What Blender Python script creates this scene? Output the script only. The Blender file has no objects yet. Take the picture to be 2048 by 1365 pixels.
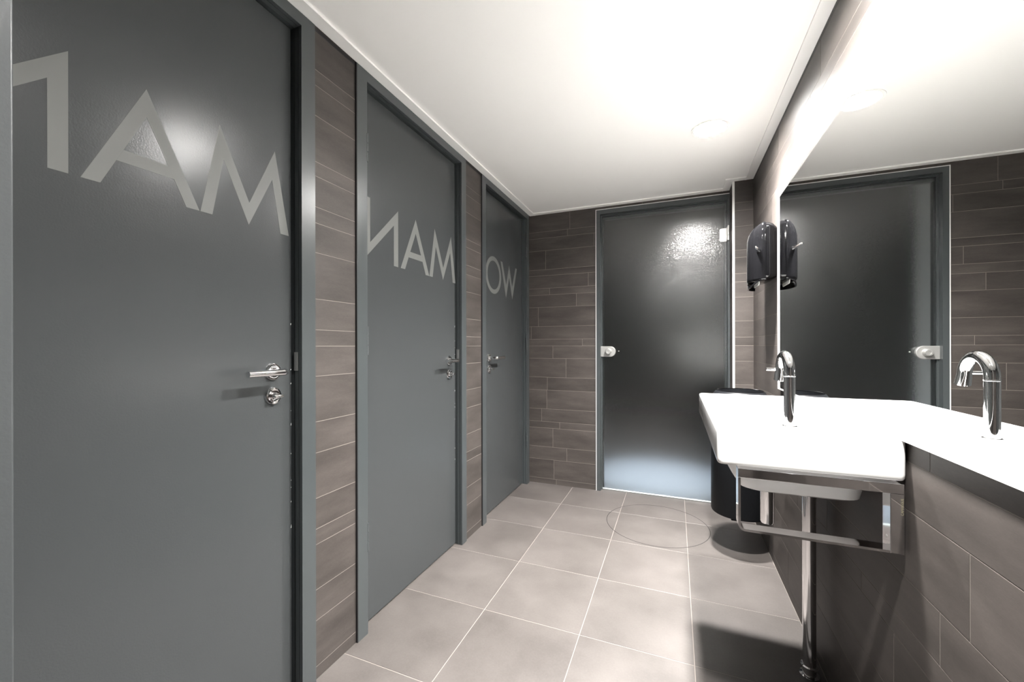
import bpy, bmesh, math, random
from mathutils import Vector, Matrix

C = bpy.context.scene.collection
PI = math.pi
random.seed(7)

# ------------------------------------------------------------------ materials
def new_mat(name):
    m = bpy.data.materials.new(name); m.use_nodes = True
    nt = m.node_tree; nt.nodes.clear()
    out = nt.nodes.new('ShaderNodeOutputMaterial')
    b = nt.nodes.new('ShaderNodeBsdfPrincipled')
    nt.links.new(b.outputs[0], out.inputs[0])
    return m, nt, b

def simple(name, col, rough=0.5, metal=0.0, bump=None, coat=0.0, spec=0.5, trans=0.0, ior=1.5):
    """bump = (scale, strength, distance): a fine noise relief."""
    m, nt, b = new_mat(name)
    b.inputs['Base Color'].default_value = (*col, 1)
    b.inputs['Roughness'].default_value = rough
    b.inputs['Metallic'].default_value = metal
    b.inputs['Coat Weight'].default_value = coat
    b.inputs['Specular IOR Level'].default_value = spec
    b.inputs['Transmission Weight'].default_value = trans
    b.inputs['IOR'].default_value = ior
    if bump:
        tc = nt.nodes.new('ShaderNodeTexCoord')
        n = nt.nodes.new('ShaderNodeTexNoise'); n.inputs['Scale'].default_value = bump[0]
        n.inputs['Detail'].default_value = 3
        nt.links.new(tc.outputs['Object'], n.inputs['Vector'])
        bp = nt.nodes.new('ShaderNodeBump'); bp.inputs['Strength'].default_value = bump[1]
        bp.inputs['Distance'].default_value = bump[2]
        nt.links.new(n.outputs['Fac'], bp.inputs['Height'])
        nt.links.new(bp.outputs[0], b.inputs['Normal'])
    return m

def tile_mat(name, c0, c1, rough, streak=(3, 3, 14), spec=0.5, bump=0.05):
    """stoneware: each tile a slightly different shade, cloudy streaks, small pale flecks, fine relief."""
    m, nt, b = new_mat(name)
    L = nt.links.new
    geo = nt.nodes.new('ShaderNodeNewGeometry')
    tc = nt.nodes.new('ShaderNodeTexCoord')
    mp = nt.nodes.new('ShaderNodeMapping'); mp.inputs['Scale'].default_value = streak
    L(tc.outputs['Object'], mp.inputs['Vector'])
    off = nt.nodes.new('ShaderNodeVectorMath'); off.operation = 'ADD'
    sc = nt.nodes.new('ShaderNodeMath'); sc.operation = 'MULTIPLY'; sc.inputs[1].default_value = 37.0
    L(geo.outputs['Random Per Island'], sc.inputs[0])
    L(mp.outputs[0], off.inputs[0]); L(sc.outputs[0], off.inputs[1])
    n = nt.nodes.new('ShaderNodeTexNoise'); n.inputs['Scale'].default_value = 1.0
    n.inputs['Detail'].default_value = 7; n.inputs['Roughness'].default_value = 0.6
    L(off.outputs[0], n.inputs['Vector'])
    n2 = nt.nodes.new('ShaderNodeTexNoise'); n2.inputs['Scale'].default_value = 34.0
    n2.inputs['Detail'].default_value = 4; n2.inputs['Roughness'].default_value = 0.7
    L(off.outputs[0], n2.inputs['Vector'])
    ad = nt.nodes.new('ShaderNodeMath'); ad.operation = 'MULTIPLY_ADD'
    L(n2.outputs['Fac'], ad.inputs[0]); ad.inputs[1].default_value = 0.35; L(n.outputs['Fac'], ad.inputs[2])
    rp = nt.nodes.new('ShaderNodeMath'); rp.operation = 'MULTIPLY_ADD'
    L(geo.outputs['Random Per Island'], rp.inputs[0]); rp.inputs[1].default_value = 0.13; L(ad.outputs[0], rp.inputs[2])
    mr = nt.nodes.new('ShaderNodeMapRange'); mr.inputs['From Min'].default_value = 0.50; mr.inputs['From Max'].default_value = 1.02
    L(rp.outputs[0], mr.inputs['Value'])
    mx = nt.nodes.new('ShaderNodeMix'); mx.data_type = 'RGBA'
    mx.inputs[6].default_value = (*c0, 1); mx.inputs[7].default_value = (*c1, 1)
    L(mr.outputs[0], mx.inputs[0])
    # pale flecks
    vo = nt.nodes.new('ShaderNodeTexVoronoi'); vo.inputs['Scale'].default_value = 42.0
    L(tc.outputs['Object'], vo.inputs['Vector'])
    lt = nt.nodes.new('ShaderNodeMath'); lt.operation = 'LESS_THAN'; lt.inputs[1].default_value = 0.045
    L(vo.outputs['Distance'], lt.inputs[0])
    mf = nt.nodes.new('ShaderNodeMath'); mf.operation = 'MULTIPLY'; mf.inputs[1].default_value = 0.22
    L(lt.outputs[0], mf.inputs[0])
    mx2 = nt.nodes.new('ShaderNodeMix'); mx2.data_type = 'RGBA'
    mx2.inputs[7].default_value = (c1[0] * 2, c1[1] * 2, c1[2] * 2, 1)
    L(mf.outputs[0], mx2.inputs[0]); L(mx.outputs[2], mx2.inputs[6])
    L(mx2.outputs[2], b.inputs['Base Color'])
    b.inputs['Roughness'].default_value = rough
    b.inputs['Specular IOR Level'].default_value = spec
    bp = nt.nodes.new('ShaderNodeBump'); bp.inputs['Strength'].default_value = bump; bp.inputs['Distance'].default_value = 0.004
    L(ad.outputs[0], bp.inputs['Height']); L(bp.outputs[0], b.inputs['Normal'])
    return m

def frosted_glass(name):
    """etched glass: rough and see-through, its skin broken into tiny facets that glint one by one."""
    m, nt, b = new_mat(name)
    L = nt.links.new
    b.inputs['Base Color'].default_value = (0.84, 0.875, 0.885, 1)
    b.inputs['Transmission Weight'].default_value = 1.0
    b.inputs['IOR'].default_value = 1.45
    b.inputs['Specular IOR Level'].default_value = 0.2
    b.inputs['Roughness'].default_value = 0.24
    b.inputs['Coat Weight'].default_value = 1.0
    b.inputs['Coat IOR'].default_value = 1.52
    b.inputs['Coat Roughness'].default_value = 0.17
    tc = nt.nodes.new('ShaderNodeTexCoord')
    geo = nt.nodes.new('ShaderNodeNewGeometry')
    vo = nt.nodes.new('ShaderNodeTexVoronoi'); vo.inputs['Scale'].default_value = 400.0
    L(tc.outputs['Object'], vo.inputs['Vector'])
    sub = nt.nodes.new('ShaderNodeVectorMath'); sub.operation = 'SUBTRACT'; sub.inputs[1].default_value = (0.5, 0.5, 0.5)
    L(vo.outputs['Color'], sub.inputs[0])
    sc = nt.nodes.new('ShaderNodeVectorMath'); sc.operation = 'SCALE'; sc.inputs['Scale'].default_value = 0.20
    L(sub.outputs[0], sc.inputs[0])
    ad = nt.nodes.new('ShaderNodeVectorMath'); ad.operation = 'ADD'
    L(geo.outputs['Normal'], ad.inputs[0]); L(sc.outputs[0], ad.inputs[1])
    no = nt.nodes.new('ShaderNodeVectorMath'); no.operation = 'NORMALIZE'; L(ad.outputs[0], no.inputs[0])
    n = nt.nodes.new('ShaderNodeTexNoise'); n.inputs['Scale'].default_value = 70.0
    L(tc.outputs['Object'], n.inputs['Vector'])
    bp2 = nt.nodes.new('ShaderNodeBump'); bp2.inputs['Strength'].default_value = 0.10; bp2.inputs['Distance'].default_value = 0.002
    L(n.outputs['Fac'], bp2.inputs['Height']); L(no.outputs[0], bp2.inputs['Normal'])
    L(bp2.outputs[0], b.inputs['Coat Normal'])
    sc2 = nt.nodes.new('ShaderNodeVectorMath'); sc2.operation = 'SCALE'; sc2.inputs['Scale'].default_value = 0.07
    L(sub.outputs[0], sc2.inputs[0])
    ad2 = nt.nodes.new('ShaderNodeVectorMath'); ad2.operation = 'ADD'
    L(geo.outputs['Normal'], ad2.inputs[0]); L(sc2.outputs[0], ad2.inputs[1])
    no2 = nt.nodes.new('ShaderNodeVectorMath'); no2.operation = 'NORMALIZE'; L(ad2.outputs[0], no2.inputs[0])
    L(no2.outputs[0], b.inputs['Normal'])
    return m

def emitter(name, col, strength):
    m = bpy.data.materials.new(name); m.use_nodes = True
    nt = m.node_tree; nt.nodes.clear()
    out = nt.nodes.new('ShaderNodeOutputMaterial')
    e = nt.nodes.new('ShaderNodeEmission'); e.inputs[0].default_value = (*col, 1); e.inputs[1].default_value = strength
    nt.links.new(e.outputs[0], out.inputs[0])
    return m

LAMP = 950.0
SPOT = 760.0
M = dict(
    tile=tile_mat('brown_stoneware_tile', (0.031, 0.0268, 0.0242), (0.069, 0.0595, 0.0545), 0.5, spec=0.22),
    floor=tile_mat('floor_stoneware_tile', (0.052, 0.0456, 0.0422), (0.094, 0.0840, 0.0790), 0.48, streak=(4, 4, 4)),
    grout=simple('wall_grout', (0.165, 0.146, 0.128), 0.9),
    floor_grout=simple('floor_grout', (0.19, 0.166, 0.150), 0.9),
    ceiling=simple('ceiling_paint', (0.90, 0.885, 0.865), 0.75),
    trim=simple('white_trim_paint', (0.92, 0.91, 0.89), 0.45),
    alu=simple('pale_metal_trim', (0.80, 0.79, 0.77), 0.35, 0.25),
    door=simple('grey_door_paint', (0.0385, 0.0415, 0.0425), 0.23, bump=(260, 0.10, 0.002), spec=0.22),
    frame=simple('grey_frame_paint', (0.041, 0.0465, 0.048), 0.28, bump=(200, 0.05, 0.002)),
    film=simple('pale_letter_film', (0.092, 0.094, 0.089), 0.6),
    rubber_shade=simple('black_rubber_and_shade', (0.008, 0.008, 0.009), 0.6),  # seal rubber, also the black of the painted shade strips
    chrome=simple('polished_chrome', (0.86, 0.86, 0.87), 0.06, 1.0),
    steel=simple('brushed_steel', (0.62, 0.61, 0.59), 0.28, 1.0),
    satin=simple('satin_silver', (0.52, 0.515, 0.50), 0.38, 0.75),
    mirror=simple('mirror_silver', (0.93, 0.94, 0.93), 0.0, 1.0),
    mirror_edge=simple('mirror_glass_edge', (0.85, 0.88, 0.86), 0.25),
    ceramic=simple('white_glazed_ceramic', (0.90, 0.90, 0.89), 0.08, spec=0.5),
    black=simple('glossy_black_plastic', (0.004, 0.004, 0.0045), 0.08, spec=0.22),
    bin=simple('black_bin_lacquer', (0.006, 0.0065, 0.0075), 0.45, spec=0.12),
    paper=simple('white_paper', (0.85, 0.85, 0.83), 0.9),
    glass=frosted_glass('frosted_door_glass'),
    sealstrip=simple('clear_seal_strip', (0.70, 0.80, 0.80), 0.3),
    gold=simple('pale_gold_print', (0.15, 0.138, 0.080), 0.6),
    lamp=emitter('lamp_diffuser_glow', (1.0, 0.978, 0.95), LAMP),
    dim_lamp=emitter('dim_lamp_diffuser_glow', (1.0, 0.978, 0.95), LAMP * 0.55),
    corridor=simple('dark_corridor_paint', (0.030, 0.032, 0.033), 0.8),
    corridor_floor=simple('pale_corridor_floor', (0.50, 0.54, 0.58), 0.6),
)

# ------------------------------------------------------------------ mesh helpers
def box(bm, x0, x1, y0, y1, z0, z1, bevel=0.0, seg=2, mi=0):
    r = bmesh.ops.create_cube(bm, size=1.0)
    vs = r['verts']
    for v in vs:
        v.co = Vector(((x0 + x1) / 2 + v.co.x * (x1 - x0), (y0 + y1) / 2 + v.co.y * (y1 - y0), (z0 + z1) / 2 + v.co.z * (z1 - z0)))
    fs = set(f for v in vs for f in v.link_faces)
    for f in fs: f.material_index = mi
    if bevel > 0:
        es = list(set(e for v in vs for e in v.link_edges))
        bmesh.ops.bevel(bm, geom=es, offset=bevel, segments=seg, affect='EDGES', profile=0.5)
    return bm

def cyl(bm, p, q, r, n=32, r2=None):
    p, q = Vector(p), Vector(q); d = q - p
    rot = d.to_track_quat('Z', 'Y').to_matrix().to_4x4()
    bmesh.ops.create_cone(bm, cap_ends=True, segments=n, radius1=r, radius2=r if r2 is None else r2, depth=d.length,
                          matrix=Matrix.Translation((p + q) / 2) @ rot)
    return bm

def loft(bm, loops, cap0=True, cap1=True, mi=0):
    rings = [[bm.verts.new(p) for p in l] for l in loops]
    n = len(rings[0])
    for a, b in zip(rings, rings[1:]):
        for i in range(n):
            f = bm.faces.new((a[i], a[(i + 1) % n], b[(i + 1) % n], b[i])); f.material_index = mi
    if cap0: bm.faces.new(rings[0][::-1])
    if cap1: bm.faces.new(rings[-1])
    return bm

def rrect(x0, x1, y0, y1, r, z, n=6):
    pts = []
    for cx, cy, a0 in ((x1 - r, y1 - r, 0), (x0 + r, y1 - r, 90), (x0 + r, y0 + r, 180), (x1 - r, y0 + r, 270)):
        for k in range(n + 1):
            a = math.radians(a0 + 90 * k / n)
            pts.append((cx + r * math.cos(a), cy + r * math.sin(a), z))
    return pts

def lathe(bm, cx, cy, prof, n=48, axis='Z', cz=0.0, cap0=True, cap1=True):
    """prof: (radius, height) pairs; axis Z about (cx, cy), or axis X (height is x) about (cy, cz)."""
    loops = []
    for r, h in prof:
        l = []
        for i in range(n):
            a = 2 * PI * i / n
            if axis == 'Z': l.append((cx + r * math.cos(a), cy + r * math.sin(a), h))
            elif axis == 'X': l.append((h, cy + r * math.cos(a), cz + r * math.sin(a)))
            else: l.append((cx + r * math.cos(a), h, cz + r * math.sin(a)))
        loops.append(l)
    return loft(bm, loops, cap0, cap1)

def tube(bm, pts, r, n=24, radii=None):
    pts = [Vector(p) for p in pts]
    loops = []
    t0 = (pts[1] - pts[0]).normalized()
    up = Vector((1, 0, 0)) if abs(t0.x) < 0.9 else Vector((0, 1, 0))
    u = (up - t0 * up.dot(t0)).normalized()
    for i, p in enumerate(pts):
        if i == 0: t = t0
        elif i == len(pts) - 1: t = (pts[-1] - pts[-2]).normalized()
        else: t = ((pts[i + 1] - p).normalized() + (p - pts[i - 1]).normalized()).normalized()
        u = (u - t * u.dot(t)).normalized(); w = t.cross(u)
        rr = radii[i] if radii else r
        loops.append([tuple(p + u * rr * math.cos(2 * PI * k / n) + w * rr * math.sin(2 * PI * k / n)) for k in range(n)])
    return loft(bm, loops)

def prism(bm, poly, fn, d0, d1):
    """poly (u, v) pairs, fn(u, v, d) -> point; extruded from d0 to d1."""
    return loft(bm, [[fn(u, v, d0) for u, v in poly], [fn(u, v, d1) for u, v in poly]])

def obj(name, bm, mats, parent=None, smooth=None):
    bmesh.ops.recalc_face_normals(bm, faces=bm.faces[:])
    me = bpy.data.meshes.new(name); bm.to_mesh(me); bm.free()
    for m in (mats if isinstance(mats, (list, tuple)) else [mats]): me.materials.append(m)
    o = bpy.data.objects.new(name, me); C.objects.link(o)
    if smooth is not None:
        for p in me.polygons: p.use_smooth = True
        me.set_sharp_from_angle(angle=math.radians(smooth))
    if parent is not None:
        o.parent = parent
        o.matrix_parent_inverse = Matrix.Translation(-parent.location)
    return o

def tag(o, label=None, cat=None, group=None, kind=None):
    for k, v in (('label', label), ('category', cat), ('group', group), ('kind', kind)):
        if v: o[k] = v
    return o

def empty(name, loc, **kw):
    o = bpy.data.objects.new(name, None); C.objects.link(o); o.location = loc
    o.empty_display_size = 0.05
    return tag(o, **kw)

def B(): return bmesh.new()

# ------------------------------------------------------------------ room dimensions (metres)
XL, XR = -1.113, 0.466           # left and right tile faces
YB, YF = 3.131, -0.75            # back wall, wall behind the viewer
ZC = 2.187                       # ceiling
XFACE, XLEAF = -1.105, -1.1455   # front of the stall door frames, front of their leaves
ROWS = [0.0, 0.042, 0.196, 0.299, 0.450, 0.502, 0.605, 0.757, 0.861, 1.0135, 1.1145, 1.169, 1.2725, 1.4275, 1.527, 1.581, 1.684, 1.7325, 1.8865, 1.988, 2.040, 2.19]
G = 0.0020                       # joint width

def tile_rows(bm, fn, u0, u1, zlo, zhi, joints, length=0.615, inset=0.0005, phase=0.0):
    """fn(u, z, d): point at d in front of the grout bed. Courses of tiles between u0 and u1, zlo and zhi."""
    bed = [fn(u0, zlo, 0), fn(u1, zlo, 0), fn(u1, zhi, 0), fn(u0, zhi, 0)]
    back = [fn(u0, zlo, -0.02), fn(u1, zlo, -0.02), fn(u1, zhi, -0.02), fn(u0, zhi, -0.02)]
    loft(bm, [back, bed], mi=1)
    for f in bm.faces[-6:]: f.material_index = 1
    for k in range(len(ROWS) - 1):
        a, b = max(ROWS[k], zlo), min(ROWS[k + 1], zhi)
        if b - a < 0.008: continue
        js = list(joints.get(k, []))
        if not js:
            rng = random.Random(k * 13 + 5)
            js = [u0 - 2 + rng.random() * length + phase]
        full = set()
        for j in js:
            n0 = int(math.floor((u0 - j) / length)) - 1; n1 = int(math.ceil((u1 - j) / length)) + 1
            if len(js) == 1: full.update(j + n * length for n in range(n0, n1 + 1))
            else: full.add(j)
        cuts = [u0] + sorted(j for j in full if u0 + 0.012 < j < u1 - 0.012) + [u1]
        for p, q in zip(cuts, cuts[1:]):
            p2 = p + (G / 2 if p > u0 else 0); q2 = q - (G / 2 if q < u1 else 0)
            a2, b2 = a + G / 2 * (a > 0), b - G / 2
            i = inset
            lo = [fn(p2, a2, 0), fn(q2, a2, 0), fn(q2, b2, 0), fn(p2, b2, 0)]
            hi0 = [fn(p2, a2, i * .6), fn(q2, a2, i * .6), fn(q2, b2, i * .6), fn(p2, b2, i * .6)]
            e = 0.0005
            hi = [fn(p2 + e, a2 + e, i), fn(q2 - e, a2 + e, i), fn(q2 - e, b2 - e, i), fn(p2 + e, b2 - e, i)]
            loft(bm, [lo, hi0, hi], cap0=False)

I = 0.0005
# left wall: piers of tile between the stall doors
fnL = lambda u, z, d: (XL - I + d, u, z)
bm = B()
for u0, u1 in ((YF, 0.145), (0.999, 1.194), (2.049, 2.2555), (3.108, YB)):
    tile_rows(bm, fnL, u0, u1, 0, ZC, {k: [9.2] for k in range(30)} if u0 > 0 else {}, length=19 if u0 > 0 else 0.615)
for u0, u1 in ((0.145, 0.999), (1.194, 2.049), (2.2555, 3.108)):
    tile_rows(bm, fnL, u0, u1, 2.165, ZC, {})
tag(obj('wall_left', bm, [M['tile'], M['grout']]), 'brown tiled piers between the three grey stall doors', 'wall', kind='structure')

# back wall, left of the glass door and over it
fnB = lambda u, z, d: (u, YB + I - d, z)
jb = {1: [-0.904], 2: [-0.798], 3: [-0.912], 4: [-0.856], 5: [-1.007], 7: [-0.958], 8: [-0.803], 9: [-0.911], 10: [-0.672], 11: [-0.48], 12: [-1.033], 13: [-0.720], 14: [-0.937]}
bm = B()
tile_rows(bm, fnB, XL, -0.566, 0, ZC, jb)
tile_rows(bm, fnB, -0.566, 0.349, 2.158, ZC, {})
tag(obj('wall_back', bm, [M['tile'], M['grout']]), 'brown tiled end wall beside and above the frosted glass door', 'wall', kind='structure')

# pier between the glass door and the right wall
PX, PY = 0.349, 2.972
bm = B()
tile_rows(bm, lambda u, z, d: (u, PY + I - d, z), PX + 0.002, XR, 0, ZC, {k: [1.2] for k in range(30)}, length=9)
tile_rows(bm, lambda u, z, d: (PX + I - d, u, z), PY + 0.002, YB + 0.09, 0, ZC, {k: [9.2] for k in range(30)}, length=19)
tag(obj('wall_pier', bm, [M['tile'], M['grout']]), 'narrow tiled pier right of the frosted glass door', 'wall', kind='structure')

# right wall
jr = {0: [1.3], 1: [0.9], 2: [1.21], 3: [1.192], 4: [0.75], 5: [1.017], 6: [0.932], 7: [1.36], 8: [1.047], 9: [2.61], 10: [2.2], 11: [2.0],
      12: [2.841], 13: [2.2], 14: [1.9], 15: [2.3], 16: [1.6], 17: [2.44], 18: [1.95], 19: [1.80], 20: [1.687]}
bm = B()
tile_rows(bm, lambda u, z, d: (XR + I - d, u, z), YF, PY + 0.002, 0, ZC, jr)
tag(obj('wall_right', bm, [M['tile'], M['grout']]), 'brown tiled wall behind the washbasin and mirror', 'wall', kind='structure')

# wall behind the viewer
bm = B()
tile_rows(bm, lambda u, z, d: (u, YF - I + d, z), XL, XR, 0, ZC, {})
tag(obj('wall_front', bm, [M['tile'], M['grout']]), 'brown tiled wall at the near end of the room', 'wall', kind='structure')

# floor: square tiles, the bed of grout shows between them
bm = B()
box(bm, XL - 0.16, XR + 0.02, YF - 0.02, 3.19, -0.06, -0.0008, mi=1)
xs = [0.061 + 0.405 * k for k in range(-4, 3)]
ys = [2.7655 + 0.4092 * k for k in range(-10, 3)]
g = 0.0012
for xa, xb in zip(xs, xs[1:]):
    for ya, yb in zip(ys, ys[1:]):
        x0, x1 = max(xa + g, XL - 0.15), min(xb - g, XR + 0.01)
        y0, y1 = max(ya + g, YF), min(yb - g, 3.185)
        if x1 - x0 < 0.01 or y1 - y0 < 0.01: continue
        e = 0.0006
        loft(bm, [[(x0, y0, -.0008), (x1, y0, -.0008), (x1, y1, -.0008), (x0, y1, -.0008)],
                  [(x0 + e, y0 + e, 0), (x1 - e, y0 + e, 0), (x1 - e, y1 - e, 0), (x0 + e, y1 - e, 0)]], cap0=False)
fl = tag(obj('floor', bm, [M['floor'], M['floor_grout']]), 'square greige floor tiles with pale joints', 'floor', kind='structure')
# the round inspection cover cut into the tiles: its dark seam and pale edge
bm = B()
lathe(bm, -0.110, 2.676, [(0.3005, 0.0001), (0.3005, 0.0004), (0.3042, 0.0004), (0.3042, 0.0001)], 96, cap0=False, cap1=False)
s = obj('cover_seam', bm, simple('dark_seam', (0.012, 0.011, 0.010), 0.9), fl)
tag(s, 'thin round seam of the inspection cover')

# ceiling with round holes for the downlights
LAMPS = [(0.160, 0.480), (0.150, 1.345), (0.1617, 2.2157)]
RL = 0.074
bm = B()
X0, X1, Y0, Y1 = XL - 0.02, XR + 0.02, YF - 0.02, 3.16
h = 0.12
ycur = Y0
def quad(bm, x0, x1, y0, y1, z): bm.faces.new([bm.verts.new(p) for p in ((x0, y0, z), (x1, y0, z), (x1, y1, z), (x0, y1, z))])
for lx, ly in LAMPS:
    quad(bm, X0, X1, ycur, ly - h, ZC)
    quad(bm, X0, lx - h, ly - h, ly + h, ZC); quad(bm, lx + h, X1, ly - h, ly + h, ZC)
    n = 48
    ring, sq = [], []
    for i in range(n):
        a = 2 * PI * i / n + PI / 4; c, s_ = math.cos(a), math.sin(a); k = h / max(abs(c), abs(s_))
        ring.append(bm.verts.new((lx + RL * c, ly + RL * s_, ZC))); sq.append(bm.verts.new((lx + k * c, ly + k * s_, ZC)))
    for i in range(n):
        bm.faces.new((ring[i], ring[(i + 1) % n], sq[(i + 1) % n], sq[i]))
    ycur = ly + h
quad(bm, X0, X1, ycur, Y1, ZC)
quad(bm, X0, X1, Y0, Y1, ZC + 0.09)
box(bm, X0, X0 + .004, Y0, Y1, ZC, ZC + .09); box(bm, X1 - .004, X1, Y0, Y1, ZC, ZC + .09)
box(bm, X0, X1, Y0, Y0 + .004, ZC, ZC + .09); box(bm, X0, X1, Y1 - .004, Y1, ZC, ZC + .09)
me_c = obj('ceiling', bm, M['ceiling'])
tag(me_c, 'smooth white ceiling', 'ceiling', kind='structure')

# ceiling edge trim: a flat white angle along every wall, jogging around the pier
bm = B()
def strip(x0, x1, y0, y1, lip):
    box(bm, x0, x1, y0, y1, ZC - 0.007, ZC - 0.0002)
    # raised bead on the inner edge
    if lip == 'x1': box(bm, x1 - .004, x1, y0, y1, ZC - 0.0082, ZC - 0.007)
    if lip == 'x0': box(bm, x0, x0 + .004, y0, y1, ZC - 0.0082, ZC - 0.007)
    if lip == 'y0': box(bm, x0, x1, y0, y0 + .004, ZC - 0.0082, ZC - 0.007)
    if lip == 'y1': box(bm, x0, x1, y1 - .004, y1, ZC - 0.0082, ZC - 0.007)
W = 0.046
strip(XFACE + 0.0005, XFACE + W, YF + .001, YB - .001, 'x1')
strip(XFACE + W, PX - W, YB - W, YB - .001, 'y0')
strip(PX - W, PX - .001, PY - W, YB - .001, 'x0')
strip(PX - .001, XR - W, PY - W, PY - .001, 'y0')
strip(XR - W, XR - .001, YF + .001, PY - .001, 'x0')
tag(obj('trim_1', bm, M['trim']), 'flat white trim along the ceiling edge', 'trim', kind='structure')

# black strip painting in the shade under the trim on the long walls
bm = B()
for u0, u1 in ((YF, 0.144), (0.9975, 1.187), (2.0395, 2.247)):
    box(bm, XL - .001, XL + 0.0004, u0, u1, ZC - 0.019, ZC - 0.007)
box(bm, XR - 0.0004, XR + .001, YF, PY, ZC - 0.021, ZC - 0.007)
tag(obj('trim_shade', bm, M['rubber_shade']), 'black strip of painted shade between wall tiles and ceiling trim', 'trim', kind='structure')

# pale metal corner trim on the pier
bm = B()
box(bm, PX - 0.0025, PX + 0.0105, PY - 0.0025, PY + 0.0005, 0.0, ZC - 0.0075)
box(bm, PX - 0.0025, PX + 0.0005, PY + 0.0005, PY + 0.0105, 0.0, ZC - 0.0075)
tag(obj('trim_2', bm, M['alu']), 'pale metal corner trim on the narrow tiled pier', 'trim', kind='structure')

# ------------------------------------------------------------------ downlights
place = ['recessed round downlight nearest the glass door', 'recessed round downlight above the washbasin', 'recessed round downlight near the entrance door']
for i, (lx, ly) in enumerate(LAMPS[::-1]):
    t = empty('downlight', (lx, ly, ZC), label=place[i], cat='ceiling light', group='downlights in the white ceiling')
    bm = B()
    lathe(bm, lx, ly, [(RL + 0.012, ZC - 0.0005), (RL + 0.011, ZC - 0.003), (RL - 0.001, ZC - 0.003), (RL - 0.004, ZC + 0.026), (RL - 0.002, ZC + 0.026), (RL - .0005, ZC - .0005)], 64, cap0=False, cap1=False)
    obj('trim_ring', bm, M['trim'], t, 40)
    bm = B(); lathe(bm, lx, ly, [(RL - 0.0042, ZC + 0.020), (RL - 0.0042, ZC + 0.024)], 64)
    obj('diffuser', bm, M['dim_lamp' if i == 2 else 'lamp'], t)
    # the lamp's narrow beam
    ld = bpy.data.lights.new('downlight_beam', 'SPOT'); ld.energy = SPOT * (0.55 if i == 2 else 1.0); ld.color = (1.0, 0.978, 0.95)
    ld.spot_size = math.radians(124); ld.spot_blend = 1.0; ld.shadow_soft_size = 0.055
    lb = bpy.data.objects.new('downlight_beam', ld); C.objects.link(lb); lb.location = (lx, ly, ZC + 0.014)

# ------------------------------------------------------------------ stall doors
T, BZ = 1.716, 1.4665
LETTER_M = [[(.6706, BZ), (.6999, BZ), (.7292, 1.627), (.7192, T)], [(.7192, T), (.7292, 1.627), (.7991, BZ), (.8008, 1.5306)],
            [(.8008, 1.5306), (.7991, BZ), (.8727, 1.626), (.8817, T)], [(.8817, T), (.8727, 1.626), (.9003, BZ), (.9295, BZ)]]
LETTER_A = [[(.4417, BZ), (.473, BZ), (.5556, 1.6505), (.5553, T)], [(.5553, T), (.5556, 1.6505), (.638, BZ), (.6685, BZ)],
            [(.49996, 1.5265), (.61112, 1.5265), (.59858, 1.5545), (.51253, 1.5545)]]
LETTER_N = [[(.2155, T), (.2155, BZ), (.245, 1.5356), (.245, T)], [(.2155, BZ), (.394, 1.644), (.4237, T), (.245, 1.5356)],
            [(.394, 1.644), (.394, BZ), (.4237, BZ), (.4237, T)]]
LETTER_W = [[(2.621, T), (2.720, BZ), (2.7225, 1.560), (2.6535, T)], [(2.720, BZ), (2.7225, 1.560), (2.7800, T), (2.7800, 1.624)],
            [(2.7800, T), (2.7800, 1.624), (2.8400, BZ), (2.8375, 1.560)], [(2.8400, BZ), (2.8375, 1.560), (2.9065, T), (2.9390, T)]]
def ring_o(cy, cz, r0, r1, n=48):
    out = []
    for i in range(n):
        a, b = 2 * PI * i / n, 2 * PI * (i + 1) / n
        out.append([(cy + r0 * math.cos(a), cz + r0 * math.sin(a)), (cy + r1 * math.cos(a), cz + r1 * math.sin(a)),
                    (cy + r1 * math.cos(b), cz + r1 * math.sin(b)), (cy + r0 * math.cos(b), cz + r0 * math.sin(b))])
    return out

def letter(polys, parent, dy=0.0, keep=None):
    bm = B()
    for p in polys:
        if keep: p = [(max(u, keep[0]), v) for u, v in p]
        prism(bm, [(u + dy, v) for u, v in p], lambda u, v, d: (XLEAF + d, u, v), 0.0, 0.0003)
    obj('letter', bm, M['film'], parent)

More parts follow.
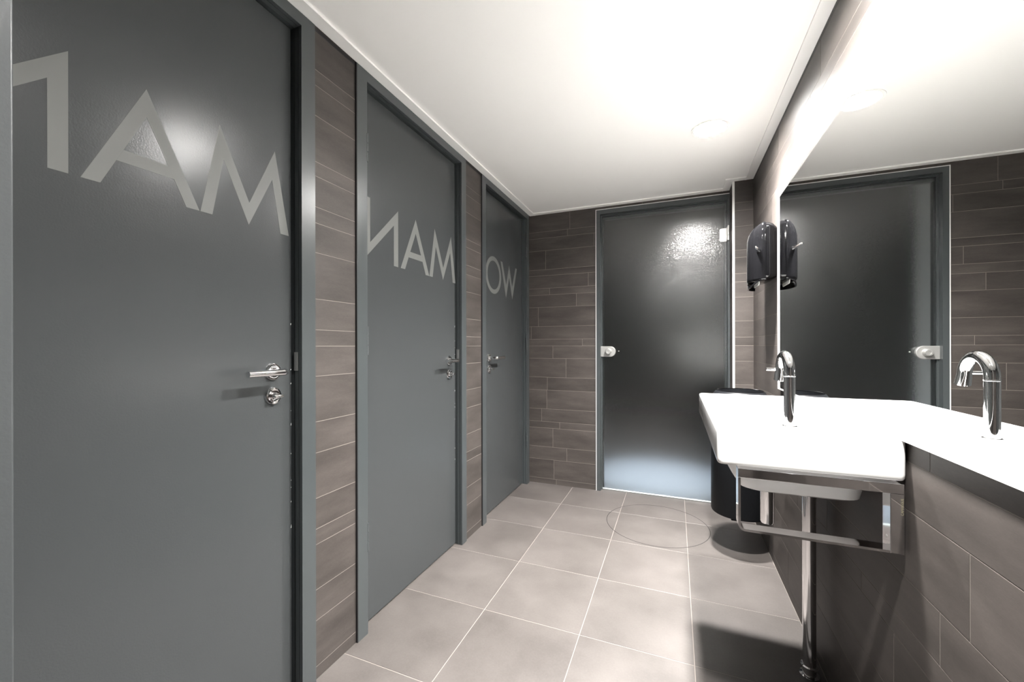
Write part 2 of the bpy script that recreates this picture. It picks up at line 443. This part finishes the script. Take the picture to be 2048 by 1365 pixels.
def stall_door(name, label, a0, a1, latch, letters):
    """a0..a1: clear opening along the wall. latch +1: handle at the far side, -1: at the near side."""
    t = empty(name, (XLEAF, (a0 + a1) / 2, 0), label=label, cat='door', kind='structure')
    o0, o1, top, ztop = a0 - 0.0525, a1 + 0.0525, 2.140, ZC - 0.0075
    # frame: face, two dark grooves in the reveal, stop behind the leaf
    bm = B()
    for xa, xb, w in ((-1.118, XFACE, 0.0), (-1.121, -1.118, 0.0035), (-1.137, -1.121, 0.001), (-1.140, -1.137, 0.005), (-1.186, -1.140, 0.003), (-1.21, -1.186, -0.012)):
        bv = 0.0
        box(bm, xa, xb, o0, a0 - w, 0, ztop); box(bm, xa, xb, a1 + w, o1, 0, ztop)
        box(bm, xa, xb, a0 - w, a1 + w, top + w, ztop)
    obj('door_frame', bm, M['frame'], t)
    # black seal lining the grooves
    bm = B()
    for xa, xb, w in ((-1.1205, -1.1185, 0.0028), (-1.1396, -1.1374, 0.0035)):
        box(bm, xa, xb, a0 - w - .0006, a0 - w, 0.002, top); box(bm, xa, xb, a1 + w, a1 + w + .0006, 0.002, top)
        box(bm, xa, xb, a0 - w, a1 + w, top + w, top + w + .0006)
    box(bm, -1.1135, XFACE - .0004, o0 - 0.0035, o0 - 0.0002, 0.0, ztop)  # black strip stands in for the shaded near side of the frame
    obj('frame_seal_and_shade', bm, M['rubber_shade'], t)
    l0, l1 = a0 + (0.0015 if latch > 0 else 0.006), a1 - (0.006 if latch > 0 else 0.0015)
    bm = B(); box(bm, XLEAF - 0.038, XLEAF, l0, l1, 0.009, top - 0.005, bevel=0.0012, seg=2)
    leaf = obj('door_leaf', bm, M['door'], t)
    for polys, dy, keep in letters: letter(polys, leaf, dy, keep)
    # small pale chips in the paint along the latch edge
    rng = random.Random(int(a0 * 100)); bm = B()
    e0 = l1 if latch > 0 else l0
    for k in range(11):
        z = rng.uniform(0.45, 1.25); w = rng.uniform(.0012, .0028); hgt = rng.uniform(.002, .008)
        y = e0 - .0004 - w if latch > 0 else e0 + .0004
        prism(bm, [(y, z), (y + w, z + .001), (y + w * .9, z + hgt), (y + w * .2, z + hgt * .8)], lambda u, v, d: (XLEAF + d, u, v), 0.0, 0.00025)
    obj('paint_specks', bm, M['paper'], leaf)
    # hinges: painted knuckles on the hanging side
    hy = a0 + 0.001 if latch > 0 else a1 - 0.001
    for hz in (1.885, 1.135, 0.372):
        bm = B()
        for k in range(3):
            cyl(bm, (XFACE - 0.0035, hy, hz - 0.05 + k * 0.0345), (XFACE - 0.0035, hy, hz - 0.05 + k * 0.0345 + 0.0325), 0.0052, 16)
        for z in (hz - 0.053, hz + 0.0535):
            cyl(bm, (XFACE - 0.002, hy, z - 0.002), (XFACE - 0.002, hy, z + 0.002), 0.0040, 16)
        obj('hinge', bm, M['frame'], t, 40)
    # latch furniture
    hy = (a1 - 0.072) if latch > 0 else (a0 + 0.124)
    hz, kz = 1.036, 0.962
    bm = B(); lathe(bm, 0, hy, [(0.0262, XLEAF), (0.0262, XLEAF + 0.004), (0.0245, XLEAF + 0.0075), (0.020, XLEAF + 0.0088), (0.0165, XLEAF + 0.0082), (0.012, XLEAF + 0.0082)], 48, 'X', hz)
    obj('handle_rose', bm, M['chrome'], t, 35)
    xo = XLEAF + 0.060
    bm = B()
    pts = [(XLEAF + 0.008, hy, hz), (xo - 0.012, hy, hz)]
    for k in range(1, 7):
        a = PI / 2 * k / 6
        pts.append((xo - 0.012 + 0.012 * math.sin(a), hy - latch * (0.012 - 0.012 * math.cos(a)), hz))
    pts += [(xo, hy - latch * 0.118, hz)]
    tube(bm, pts, 0.0098, 28)
    obj('lever_handle', bm, M['chrome'], t, 40)
    bm = B(); lathe(bm, 0, hy, [(0.0262, XLEAF), (0.0262, XLEAF + 0.004), (0.0245, XLEAF + 0.0075), (0.020, XLEAF + 0.0088), (0.0165, XLEAF + 0.007), (0.010, XLEAF + 0.007)], 48, 'X', kz)
    ro = obj('lock_rose', bm, M['chrome'], t, 35)
    bm = B(); lathe(bm, 0, hy, [(0.0105, XLEAF + 0.007), (0.0095, XLEAF + 0.018), (0.0085, XLEAF + 0.021)], 24, 'X', kz)
    box(bm, XLEAF + 0.018, XLEAF + 0.033, hy - 0.0155, hy + 0.0155, kz - 0.0045, kz + 0.0045, bevel=0.0035, seg=3)
    obj('thumb_turn', bm, M['chrome'], ro, 40)
    # strike plate in the reveal
    ys = a1 if latch > 0 else a0
    bm = B(); s = -1 if latch > 0 else 1
    box(bm, -1.1385, -1.122, min(ys + s * .0025, ys - s * .0005), max(ys + s * .0025, ys - s * .0005), 1.035, 1.095, bevel=0.001)
    obj('strike_plate', bm, M['steel'], t)
    return t

stall_door('door_1', 'grey stall door nearest the viewer, letters NAM cut off at its left', 0.197, 0.944, 1,
           [(LETTER_N, 0, (0.2, )), (LETTER_A, 0, None), (LETTER_M, 0, None)])
stall_door('door_2', 'middle grey stall door with the whole word MAN in mirror writing', 1.2405, 1.986, 1,
           [(LETTER_N, 1.0565, None), (LETTER_A, 1.0565, None), (LETTER_M, 1.0565, None)])
stall_door('door_3', 'grey stall door in the far corner with mirrored letters O and W', 2.3005, 3.056, -1,
           [(ring_o(2.5035, 1.5975, 0.127, 0.0975), 0, None), (LETTER_W, 0, None)])

# ------------------------------------------------------------------ frosted glass door in the end wall
t = empty('door_4', (-0.09, 3.15, 0), label='frosted glass door in a slim grey frame in the end wall', cat='door', kind='structure')
bm = B()
GL, GR, GT = -0.5325, 0.349, 2.1235
box(bm, -0.562, GL, 3.124, 3.162, 0, 2.1565); box(bm, -0.562, GL + 0.010, 3.162, 3.172, 0, 2.1565)
box(bm, GL, GR, 3.124, 3.162, GT, 2.1565); box(bm, GL + .010, GR, 3.162, 3.172, GT - 0.008, 2.1565)
box(bm, 0.3365, GR - .0005, 3.124, 3.172, 0, GT)
box(bm, -0.562, GL + 0.016, 3.184, 3.215, 0, 2.1565); box(bm, GL + .016, GR, 3.184, 3.215, GT - 0.030, 2.1565); box(bm, 0.322, GR, 3.184, 3.215, 0, GT - .03)
obj('door_frame', bm, M['frame'], t)
bm = B()
box(bm, -0.5665, -0.562, 3.1225, 3.131, 0, 2.161); box(bm, -0.562, GR - .001, 3.1225, 3.131, 2.1565, 2.161)
tag(obj('edge_strip', bm, M['alu'], t), 'thin pale metal strip around the frame')
bm = B(); box(bm, GL + 0.0035, 0.3345, 3.1735, 3.1825, 0.012, GT - 0.010, bevel=0.0008)
gl = obj('glass_pane', bm, M['glass'], t)
bm = B(); box(bm, GL + 0.0035, 0.3345, 3.1715, 3.1840, 0.004, 0.0118)
obj('seal_strip', bm, M['sealstrip'], t)
# lock case with a round cylinder
bm = B()
poly = [(-0.5335, 1.030), (-0.462, 1.030)] + [(-0.462 + 0.040 * math.sin(PI * k / 14), 1.070 - 0.040 * math.cos(PI * k / 14)) for k in range(1, 14)] + [(-0.462, 1.110), (-0.5335, 1.110)]
prism(bm, poly, lambda u, v, d: (u, d, v), 3.1728, 3.151)
lk = obj('lock_case', bm, M['satin'], t)
md = lk.modifiers.new('soft_edges', 'BEVEL'); md.width = 0.0035; md.segments = 3; md.limit_method = 'ANGLE'
bm = B(); lathe(bm, -0.474, 0, [(0.024, 3.151), (0.024, 3.146), (0.021, 3.142), (0.0205, 3.128), (0.018, 3.125), (0.010, 3.125), (0.0085, 3.1275)], 40, 'Y', 1.070)
obj('lock_cylinder', bm, M['satin'], lk, 35)
bm = B(); box(bm, -0.4045, -0.3965, 3.166, 3.173, 1.0695, 1.0765, bevel=0.0015)
obj('glint_stud', bm, M['satin'], t)  # small block added in place of a bright glint beside the lock
for hz in (1.887, 0.26):
    bm = B()
    poly = [(0.3345, hz - .046), (0.3345, hz + .046)] + [(0.302 + 0.012 * math.cos(PI / 2 + PI / 2 * k / 6), hz + .034 + 0.012 * math.sin(PI / 2 + PI / 2 * k / 6)) for k in range(7)] + \
           [(0.302 + 0.012 * math.cos(PI + PI / 2 * k / 6), hz - .034 + 0.012 * math.sin(PI + PI / 2 * k / 6)) for k in range(7)]
    prism(bm, poly, lambda u, v, d: (u, d, v), 3.1732, 3.168)
    hg = obj('hinge', bm, M['satin'], t)
    bm = B()
    for k in range(3): cyl(bm, (0.3405, 3.1165, hz - .050 + k * .034), (0.3405, 3.1165, hz - .050 + k * .034 + .0325), 0.0065, 20)
    box(bm, 0.3325, 0.3355, 3.1165, 3.170, hz - .046, hz + .046)
    obj('hinge_barrel', bm, M['satin'], hg, 40)
    for dz in (-.027, .027):
        bm = B(); lathe(bm, 0.3125, 0, [(0.0042, 3.1682), (0.0042, 3.1668), (0.002, 3.1668)], 16, 'Y', hz + dz)
        obj('screw', bm, M['steel'], hg)

# corridor beyond the glass door
bm = B(); box(bm, -1.6, 1.3, 3.19, 7.2, -0.06, -0.001)
tag(obj('floor_corridor', bm, M['corridor_floor']), 'pale corridor floor seen through the frosted glass', 'floor', kind='structure')
bm = B()
box(bm, -1.6, 1.3, 7.2, 7.25, 0, 2.6); box(bm, -1.65, -1.6, 3.2, 7.2, 0, 2.6); box(bm, 1.3, 1.35, 3.2, 7.2, 0, 2.6)
box(bm, -1.6, -0.566, 3.20, 3.24, 0, 2.6); box(bm, 0.36, 1.3, 3.225, 3.26, 0, 2.6); box(bm, -0.566, 0.36, 3.225, 3.26, 2.165, 2.6)
tag(obj('wall_corridor', bm, M['corridor']), 'dark corridor walls behind the frosted glass door', 'wall', kind='structure')
bm = B(); box(bm, -0.70, -0.615, 3.2405, 3.62, 0, 2.3, bevel=0.003)
tag(obj('wall_corridor_return', bm, M['ceiling']), 'pale wall end just behind the frosted glass door', 'wall', kind='structure')
bm = B(); box(bm, -1.65, 1.35, 3.2, 7.25, 2.6, 2.65)
tag(obj('ceiling_corridor', bm, M['corridor']), 'dark corridor ceiling behind the frosted glass door', 'ceiling', kind='structure')

# ------------------------------------------------------------------ entrance door standing open beside the viewer
t = empty('door_5', (-0.62, -0.25, 0), label='edge of an open grey entrance door close to the viewer', cat='door', kind='structure')
bm = B(); box(bm, -0.640, -0.600, -0.70, 0.1838, 0.008, 2.12, bevel=0.0022, seg=3)
obj('door_leaf', bm, M['door'], t, 40)

# ------------------------------------------------------------------ mirror
XM = 0.458
bm = B()
box(bm, XM, XR - 0.0006, 0.30, 2.2590, 0.9100, 1.8210, mi=1)
for f in bm.faces:
    f.normal_update()
    if f.normal.x < -0.9: f.material_index = 0
mi = obj('mirror', bm, [M['mirror'], M['mirror_edge']])
tag(mi, 'large rectangular mirror on the tiled wall above the washbasin', 'mirror')
bm = B()
box(bm, XM - 0.0045, XR - 0.0006, 0.297, 2.2625, 0.9069, 0.9100); box(bm, XM - 0.0045, XR - 0.0006, 0.297, 2.2625, 1.8210, 1.8242)
box(bm, XM - 0.0045, XR - 0.0006, 2.2590, 2.2625, 0.9100, 1.8210); box(bm, XM - 0.0045, XR - 0.0006, 0.297, 0.300, 0.9100, 1.8210)
tag(obj('edge_trim', bm, M['alu'], mi), 'thin pale edging')

# ------------------------------------------------------------------ washbasin
bx0, bx1, by0, by1 = 0.0965, 0.4635, 1.123, 1.952
bm = B()
def inset(d, z, r): return rrect(bx0 + d, bx1 - min(d, .004), by0 + d, by1 - d, r, z)
loops = [
    rrect(0.205, 0.392, 1.32, 1.82, 0.04, 0.7165), rrect(0.180, 0.428, 1.268, 1.862, 0.045, 0.7175), rrect(0.166, 0.438, 1.254, 1.878, 0.045, 0.724),
    rrect(0.148, 0.443, 1.246, 1.888, 0.045, 0.755), rrect(0.122, 0.446, 1.240, 1.897, 0.05, 0.805), rrect(0.120, 0.448, 1.238, 1.900, 0.05, 0.822),
    rrect(bx0 + .012, bx1 - .004, by0 + .012, by1 - .012, 0.012, 0.822),
    rrect(bx0 + .009, bx1 - .0030, by0 + .009, by1 - .009, 0.012, 0.8175), rrect(bx0 + .0035, bx1 - .0012, by0 + .0035, by1 - .0035, 0.012, 0.8195), rrect(bx0 + .0008, bx1 - .0004, by0 + .0008, by1 - .0008, 0.012, 0.824),
    rrect(bx0, bx1, by0, by1, 0.012, 0.832), rrect(bx0, bx1, by0, by1, 0.012, 0.8965),
    rrect(bx0 + .001, bx1 - .0005, by0 + .001, by1 - .001, 0.012, 0.9015), rrect(bx0 + .0035, bx1 - .001, by0 + .0035, by1 - .0035, 0.012, 0.905), rrect(bx0 + .008, bx1 - .002, by0 + .008, by1 - .008, 0.012, 0.9065),
    rrect(0.118, 0.428, 1.335, 1.925, 0.030, 0.9065), rrect(0.122, 0.424, 1.339, 1.921, 0.030, 0.905), rrect(0.125, 0.421, 1.342, 1.918, 0.030, 0.898),
    rrect(0.140, 0.410, 1.360, 1.900, 0.035, 0.815), rrect(0.150, 0.402, 1.372, 1.888, 0.04, 0.792), rrect(0.170, 0.385, 1.40, 1.865, 0.05, 0.780), rrect(0.25, 0.31, 1.57, 1.70, 0.028, 0.776)]
loft(bm, loops)
t = empty('washbasin', ((bx0 + bx1) / 2, (by0 + by1) / 2, 0.7165), label='long rectangular white ceramic washbasin under the mirror', cat='washbasin')
obj('basin', bm, M['ceramic'], t, 50)
bm = B(); lathe(bm, 0.28, 1.635, [(0.022, 0.7765), (0.022, 0.7785), (0.018, 0.7795), (0.004, 0.7795)], 32)
obj('drain', bm, M['chrome'], t, 35)

# ------------------------------------------------------------------ tap: upright body with a hooked spout running along the basin
tx, ty, tz = 0.270, 1.218, 0.9065
t = empty('tap', (tx, ty, tz), label='chrome hooked basin tap with a short side pin', cat='tap')
bm = B(); lathe(bm, tx, ty, [(0.0165, tz), (0.0165, tz + 0.002), (0.0155, tz + 0.003), (0.0134, tz + 0.003)], 40)
obj('base_ring', bm, M['chrome'], t, 35)
bm = B()
R_, zc = 0.046, 1.0415
pts = [(tx, ty, tz + 0.002), (tx, ty, 0.97), (tx, ty, zc)]
for k in range(1, 17):
    a = PI * k / 16 * 0.95
    pts.append((tx, ty + R_ - R_ * math.cos(a), zc + R_ * math.sin(a)))
rad = [0.0130] * len(pts)
y_e, z_e = pts[-1][1], pts[-1][2]
pts += [(tx, y_e + .0008, z_e - .006), (tx, y_e + .008, z_e - 0.030)]; rad += [0.0134, 0.0150]
tube(bm, pts, 0.0130, 36, rad)
obj('spout', bm, M['chrome'], t, 40)
bm = B(); cyl(bm, (tx - 0.011, 1.311, 1.0475), (tx - 0.034, 1.311, 1.0475), 0.0042, 20)
obj('control_pin', bm, M['chrome'], t, 40)
bm = B(); lathe(bm, tx, ty, [(0.0131, 1.034), (0.0137, 1.0345), (0.0137, 1.0365), (0.0131, 1.037)], 40, cap0=False, cap1=False)
obj('body_ring', bm, M['chrome'], t, 40)

# ------------------------------------------------------------------ towel rail on the near end, under the basin
t = empty('towel_rail', (0.30, 1.14, 0.661), label='chrome flat-bar towel rail under the near end of the washbasin', cat='towel rail')
ry0, ry1 = 1.1235, 1.160
bm = B(); box(bm, 0.1425, 0.4585, ry0, ry1, 0.7905, 0.8125, bevel=0.001)
obj('top_bar', bm, M['chrome'], t)
bm = B(); box(bm, 0.4340, 0.4585, ry0, ry1, 0.6605, 0.7900, bevel=0.001)
obj('wall_post', bm, M['chrome'], t)
bm = B(); lathe(bm, 0, 1.142, [(0.0035, 0.4342), (0.0035, 0.4332), (0.001, 0.4332)], 16, 'X', 0.6905)
obj('screw', bm, M['steel'], t)
fc = bpy.data.curves.new('lettering', 'FONT'); fc.body = 'CAMARGUE'; fc.size = 0.0066; fc.extrude = 0.00012; fc.align_x = 'CENTER'; fc.align_y = 'CENTER'
fc.space_character = 1.05; fc.materials.append(M['gold'])
tmp = bpy.data.objects.new('lettering_curve', fc)
me = bpy.data.meshes.new_from_object(tmp); bpy.data.objects.remove(tmp)
me.transform(Matrix.Translation((0.4545, 1.1234, 0.7630)) @ Matrix.Rotation(-PI / 2, 4, 'Y') @ Matrix.Rotation(PI / 2, 4, 'X'))
fo = bpy.data.objects.new('lettering', me); C.objects.link(fo); fo.parent = t
fo.matrix_parent_inverse = Matrix.Translation(-t.location)
tag(fo, 'tiny pale gold lettering')
# flat strip: down the room side, round the corner, back to the wall
bm = B()
th, rr = 0.0055, 0.016
path = [(0.1425, 0.7905), (0.1425, 0.6605 + rr)] + [(0.1425 + rr - rr * math.cos(PI / 2 * k / 8), 0.6605 + rr - rr * math.sin(PI / 2 * k / 8)) for k in range(1, 9)] + [(0.4340, 0.6605)]
inner = [(0.4340, 0.6605 + th)] + [(0.1425 + rr - (rr - th) * math.cos(PI / 2 * k / 8), 0.6605 + rr - (rr - th) * math.sin(PI / 2 * k / 8)) for k in range(8, 0, -1)] + [(0.1425 + th, 0.6605 + rr), (0.1425 + th, 0.7905)]
prism(bm, path + inner, lambda u, v, d: (u, d, v), ry0, ry1)
obj('towel_bar', bm, M['chrome'], t, 30)

# ------------------------------------------------------------------ chrome trap and waste pipe
t = empty('waste_pipe', (0.418, 1.638, 0), label='chrome bottle trap and waste pipe from washbasin to floor', cat='drain pipe')
bm = B(); lathe(bm, 0.290, 1.60, [(0.012, 0.5085), (0.018, 0.510), (0.0205, 0.515), (0.0205, 0.700), (0.0225, 0.701), (0.0225, 0.712), (0.0180, 0.7125), (0.0180, 0.7162)], 36)
obj('bottle_trap', bm, M['chrome'], t, 35)
px_, py_ = 0.418, 1.638
bm = B()
pts = [(0.300, 1.603, 0.645), (px_ - 0.035, py_ - .010, 0.645)]
for k in range(1, 9):
    a = PI / 2 * k / 8
    pts.append((px_ - 0.035 + 0.035 * math.sin(a), py_ - .010 + .010 * math.sin(a), 0.645 - 0.035 + 0.035 * math.cos(a)))
pts.append((px_, py_, 0.595))
tube(bm, pts, 0.0185, 28)
obj('elbow', bm, M['chrome'], t, 40)
bm = B(); cyl(bm, (px_, py_, 0.001), (px_, py_, 0.606), 0.0195, 36)
obj('pipe', bm, M['chrome'], t, 40)
bm = B(); lathe(bm, px_, py_, [(0.020, 0.601), (0.0215, 0.602), (0.0215, 0.612), (0.0195, 0.614)], 36, cap0=False, cap1=False)
obj('collar', bm, M['chrome'], t, 40)
bm = B(); lathe(bm, px_, py_, [(0.0200, 0.029), (0.0250, 0.030), (0.0250, 0.0345), (0.0200, 0.037)], 36, cap0=False, cap1=False)
obj('collar', bm, M['chrome'], t, 40)
bm = B(); lathe(bm, px_, py_, [(0.0285, 0.0004), (0.0285, 0.004), (0.0200, 0.007)], 36, cap0=False, cap1=False)
obj('floor_flange', bm, M['chrome'], t, 40)

# ------------------------------------------------------------------ black waste bin hung on the wall
cx, cy = 0.3245, 2.500
t = empty('wall_mounted_bin', (cx, cy, 0.205), label='round black waste bin hung on the wall behind the washbasin', cat='bin')
bm = B()
zb = 0.208
lathe(bm, cx, cy, [(0.130, zb), (0.138, zb + 0.003), (0.1405, zb + 0.010), (0.1405, 0.78), (0.138, 0.82), (0.130, 0.848), (0.119, 0.864), (0.112, 0.868), (0.108, 0.866), (0.108, 0.80), (0.108, zb + 0.01), (0.02, zb + 0.008)], 72)
obj('bin_body', bm, M['bin'], t, 35)
bm = B(); lathe(bm, cx, cy, [(0.1085, 0.8684), (0.1130, 0.8684), (0.1140, 0.8705), (0.1115, 0.8720), (0.1085, 0.8705)], 72, cap0=False, cap1=False)
tag(obj('rim', bm, M['black'], t, 40), 'glossy rolled rim')
bm = B(); box(bm, cx - .055, cx - .025, cy - 0.118, cy - 0.098, zb - 0.009, zb + .002, bevel=0.003)
obj('foot', bm, M['bin'], t)
bm = B(); box(bm, cx + 0.136, XR - 0.0005, cy - 0.04, cy + 0.04, 0.62, 0.72, bevel=0.003)
obj('wall_bracket', bm, M['bin'], t)

# ------------------------------------------------------------------ paper towel dispenser
t = empty('wall_mounted_dispenser', (0.41, 2.42, 1.41), label='glossy black towel dispenser on the wall beside the mirror', cat='towel dispenser')
dy0, dy1, xs_ = 2.312, 2.528, 0.4135
def rr_yz(y0, y1, z0, z1, r, x, n=8):
    return [(x, p[0], p[1]) for p in rrect(y0, y1, z0, z1, r, 0, n)]
bm = B()
loft(bm, [rr_yz(dy0 + .012, dy1 - .012, 1.452, 1.704, 0.026, XR - .0006), rr_yz(dy0 + .005, dy1 - .005, 1.444, 1.722, 0.026, 0.448), rr_yz(dy0 + .0025, dy1 - .0025, 1.440, 1.7275, 0.026, 0.432), rr_yz(dy0 + .002, dy1 - .002, 1.440, 1.728, 0.026, 0.4165)])
obj('back_box', bm, M['black'], t, 40)
def bow(t_, depth, ins=0.0):
    """plan of the bowed front, t_ from 0 (near side) to 1 (far side)."""
    a = math.radians(8 + 164 * t_)
    yc, hw = (dy0 + dy1) / 2, (dy1 - dy0) / 2 - ins
    k = math.sin(a) ** 0.8
    return (xs_ - depth * k, yc - hw * math.cos(a) / math.cos(math.radians(8)))
bm = B()
loops = []
for z, dep, ins in ((1.4375, 0.052, 0.010), (1.4385, 0.058, 0.004), (1.442, 0.0615, 0.001), (1.450, 0.063, 0.0), (1.60, 0.063, 0.0), (1.655, 0.062, 0.0), (1.685, 0.056, 0.001), (1.706, 0.046, 0.003), (1.720, 0.033, 0.006), (1.728, 0.020, 0.012), (1.7315, 0.008, 0.022)):
    l = [(x, y, z) for x, y in (bow(k / 28, dep, ins) for k in range(29))]
    l += [(xs_ + 0.002, l[-1][1] - 0.0005, z), (xs_ + 0.002, l[0][1] + 0.0005, z)]
    loops.append(l)
loft(bm, loops)
cv = obj('cover', bm, M['black'], t, 50)
# curved lower lip, open on the near side where the paper shows
bm = B()
loops = []
for k in range(33):
    t_ = k / 32
    e = min(1.0, t_ / 0.42); e = e * e * (3 - 2 * e)
    zb_ = 1.436 - 0.028 * e
    g_ = min(1.0, max(0.0, (t_ - 0.45) / 0.15))
    zt_ = zb_ + 0.007 + (1.4372 - zb_ - 0.007) * g_
    x0, y0 = bow(t_, 0.060, 0.003); x1, y1 = bow(t_, 0.054, 0.009)
    loops.append([(x0, y0, zb_), (x0, y0, zt_), (x1, y1, zt_), (x1, y1, zb_)])
loft(bm, loops)
obj('lower_lip', bm, M['black'], t, 40)
bm = B()
tube(bm, [(0.392, 2.338, 1.584), (0.385, 2.318, 1.586), (0.374, 2.290, 1.590), (0.364, 2.262, 1.593), (0.363, 2.259, 1.593)], 0.006, 20, [0.012, 0.0105, 0.0065, 0.0045, 0.0015])
tag(obj('lever', bm, M['chrome'], t, 60), 'small chrome lever')
bm = B()
prof = [(2.350, 1.4372), (2.350, 1.426), (2.362, 1.420), (2.480, 1.420), (2.490, 1.426), (2.490, 1.4372)]
prism(bm, prof, lambda u, v, d: (d, u, v), 0.392, 0.3945)
tag(obj('paper_towel', bm, M['paper']), 'white paper towel end in the mouth of the black dispenser', 'paper towel')

# ------------------------------------------------------------------ corridor lamp (bluish light on the floor past the glass door)
ld = bpy.data.lights.new('corridor_lamp', 'SPOT'); ld.energy = 310; ld.color = (0.82, 0.90, 1.0)
ld.spot_size = math.radians(31); ld.spot_blend = 1.0; ld.shadow_soft_size = 0.06
lo_ = bpy.data.objects.new('corridor_lamp', ld); C.objects.link(lo_); lo_.location = (-0.14, 3.70, 2.55)

# ------------------------------------------------------------------ world, camera, colour management
w = bpy.data.worlds.new('World'); bpy.context.scene.world = w; w.use_nodes = True
w.node_tree.nodes['Background'].inputs[0].default_value = (0, 0, 0, 1)

cam = bpy.data.cameras.new('camera'); co = bpy.data.objects.new('camera', cam); C.objects.link(co)
F, YAW, SY, ROLL, H = 807.1488, 0.3841, 10.2621, -0.0019, 1.113
cam.sensor_fit = 'HORIZONTAL'; cam.sensor_width = 36; cam.lens = F / 2048 * 36
cam.shift_y = SY / 2048; cam.clip_start = 0.02
c, s = math.cos, math.sin
base = Matrix(((1, 0, 0), (0, 0, -1), (0, 1, 0)))
Ry = Matrix(((c(YAW), 0, s(YAW)), (0, 1, 0), (-s(YAW), 0, c(YAW))))
Rz = Matrix(((c(ROLL), -s(ROLL), 0), (s(ROLL), c(ROLL), 0), (0, 0, 1)))
R = Rz @ Ry @ base
m = Matrix(((R[0][0], -R[1][0], -R[2][0], 0), (R[0][1], -R[1][1], -R[2][1], 0), (R[0][2], -R[1][2], -R[2][2], H), (0, 0, 0, 1)))
co.matrix_world = m
sc = bpy.context.scene
sc.camera = co
sc.view_settings.view_transform = 'Standard'; sc.view_settings.look = 'None'
sc.view_settings.gamma = 1.0; sc.view_settings.use_curve_mapping = False
sc.view_settings.exposure = 0.15
sc.cycles.max_bounces = 14; sc.cycles.diffuse_bounces = 8; sc.cycles.glossy_bounces = 8; sc.cycles.transmission_bounces = 8
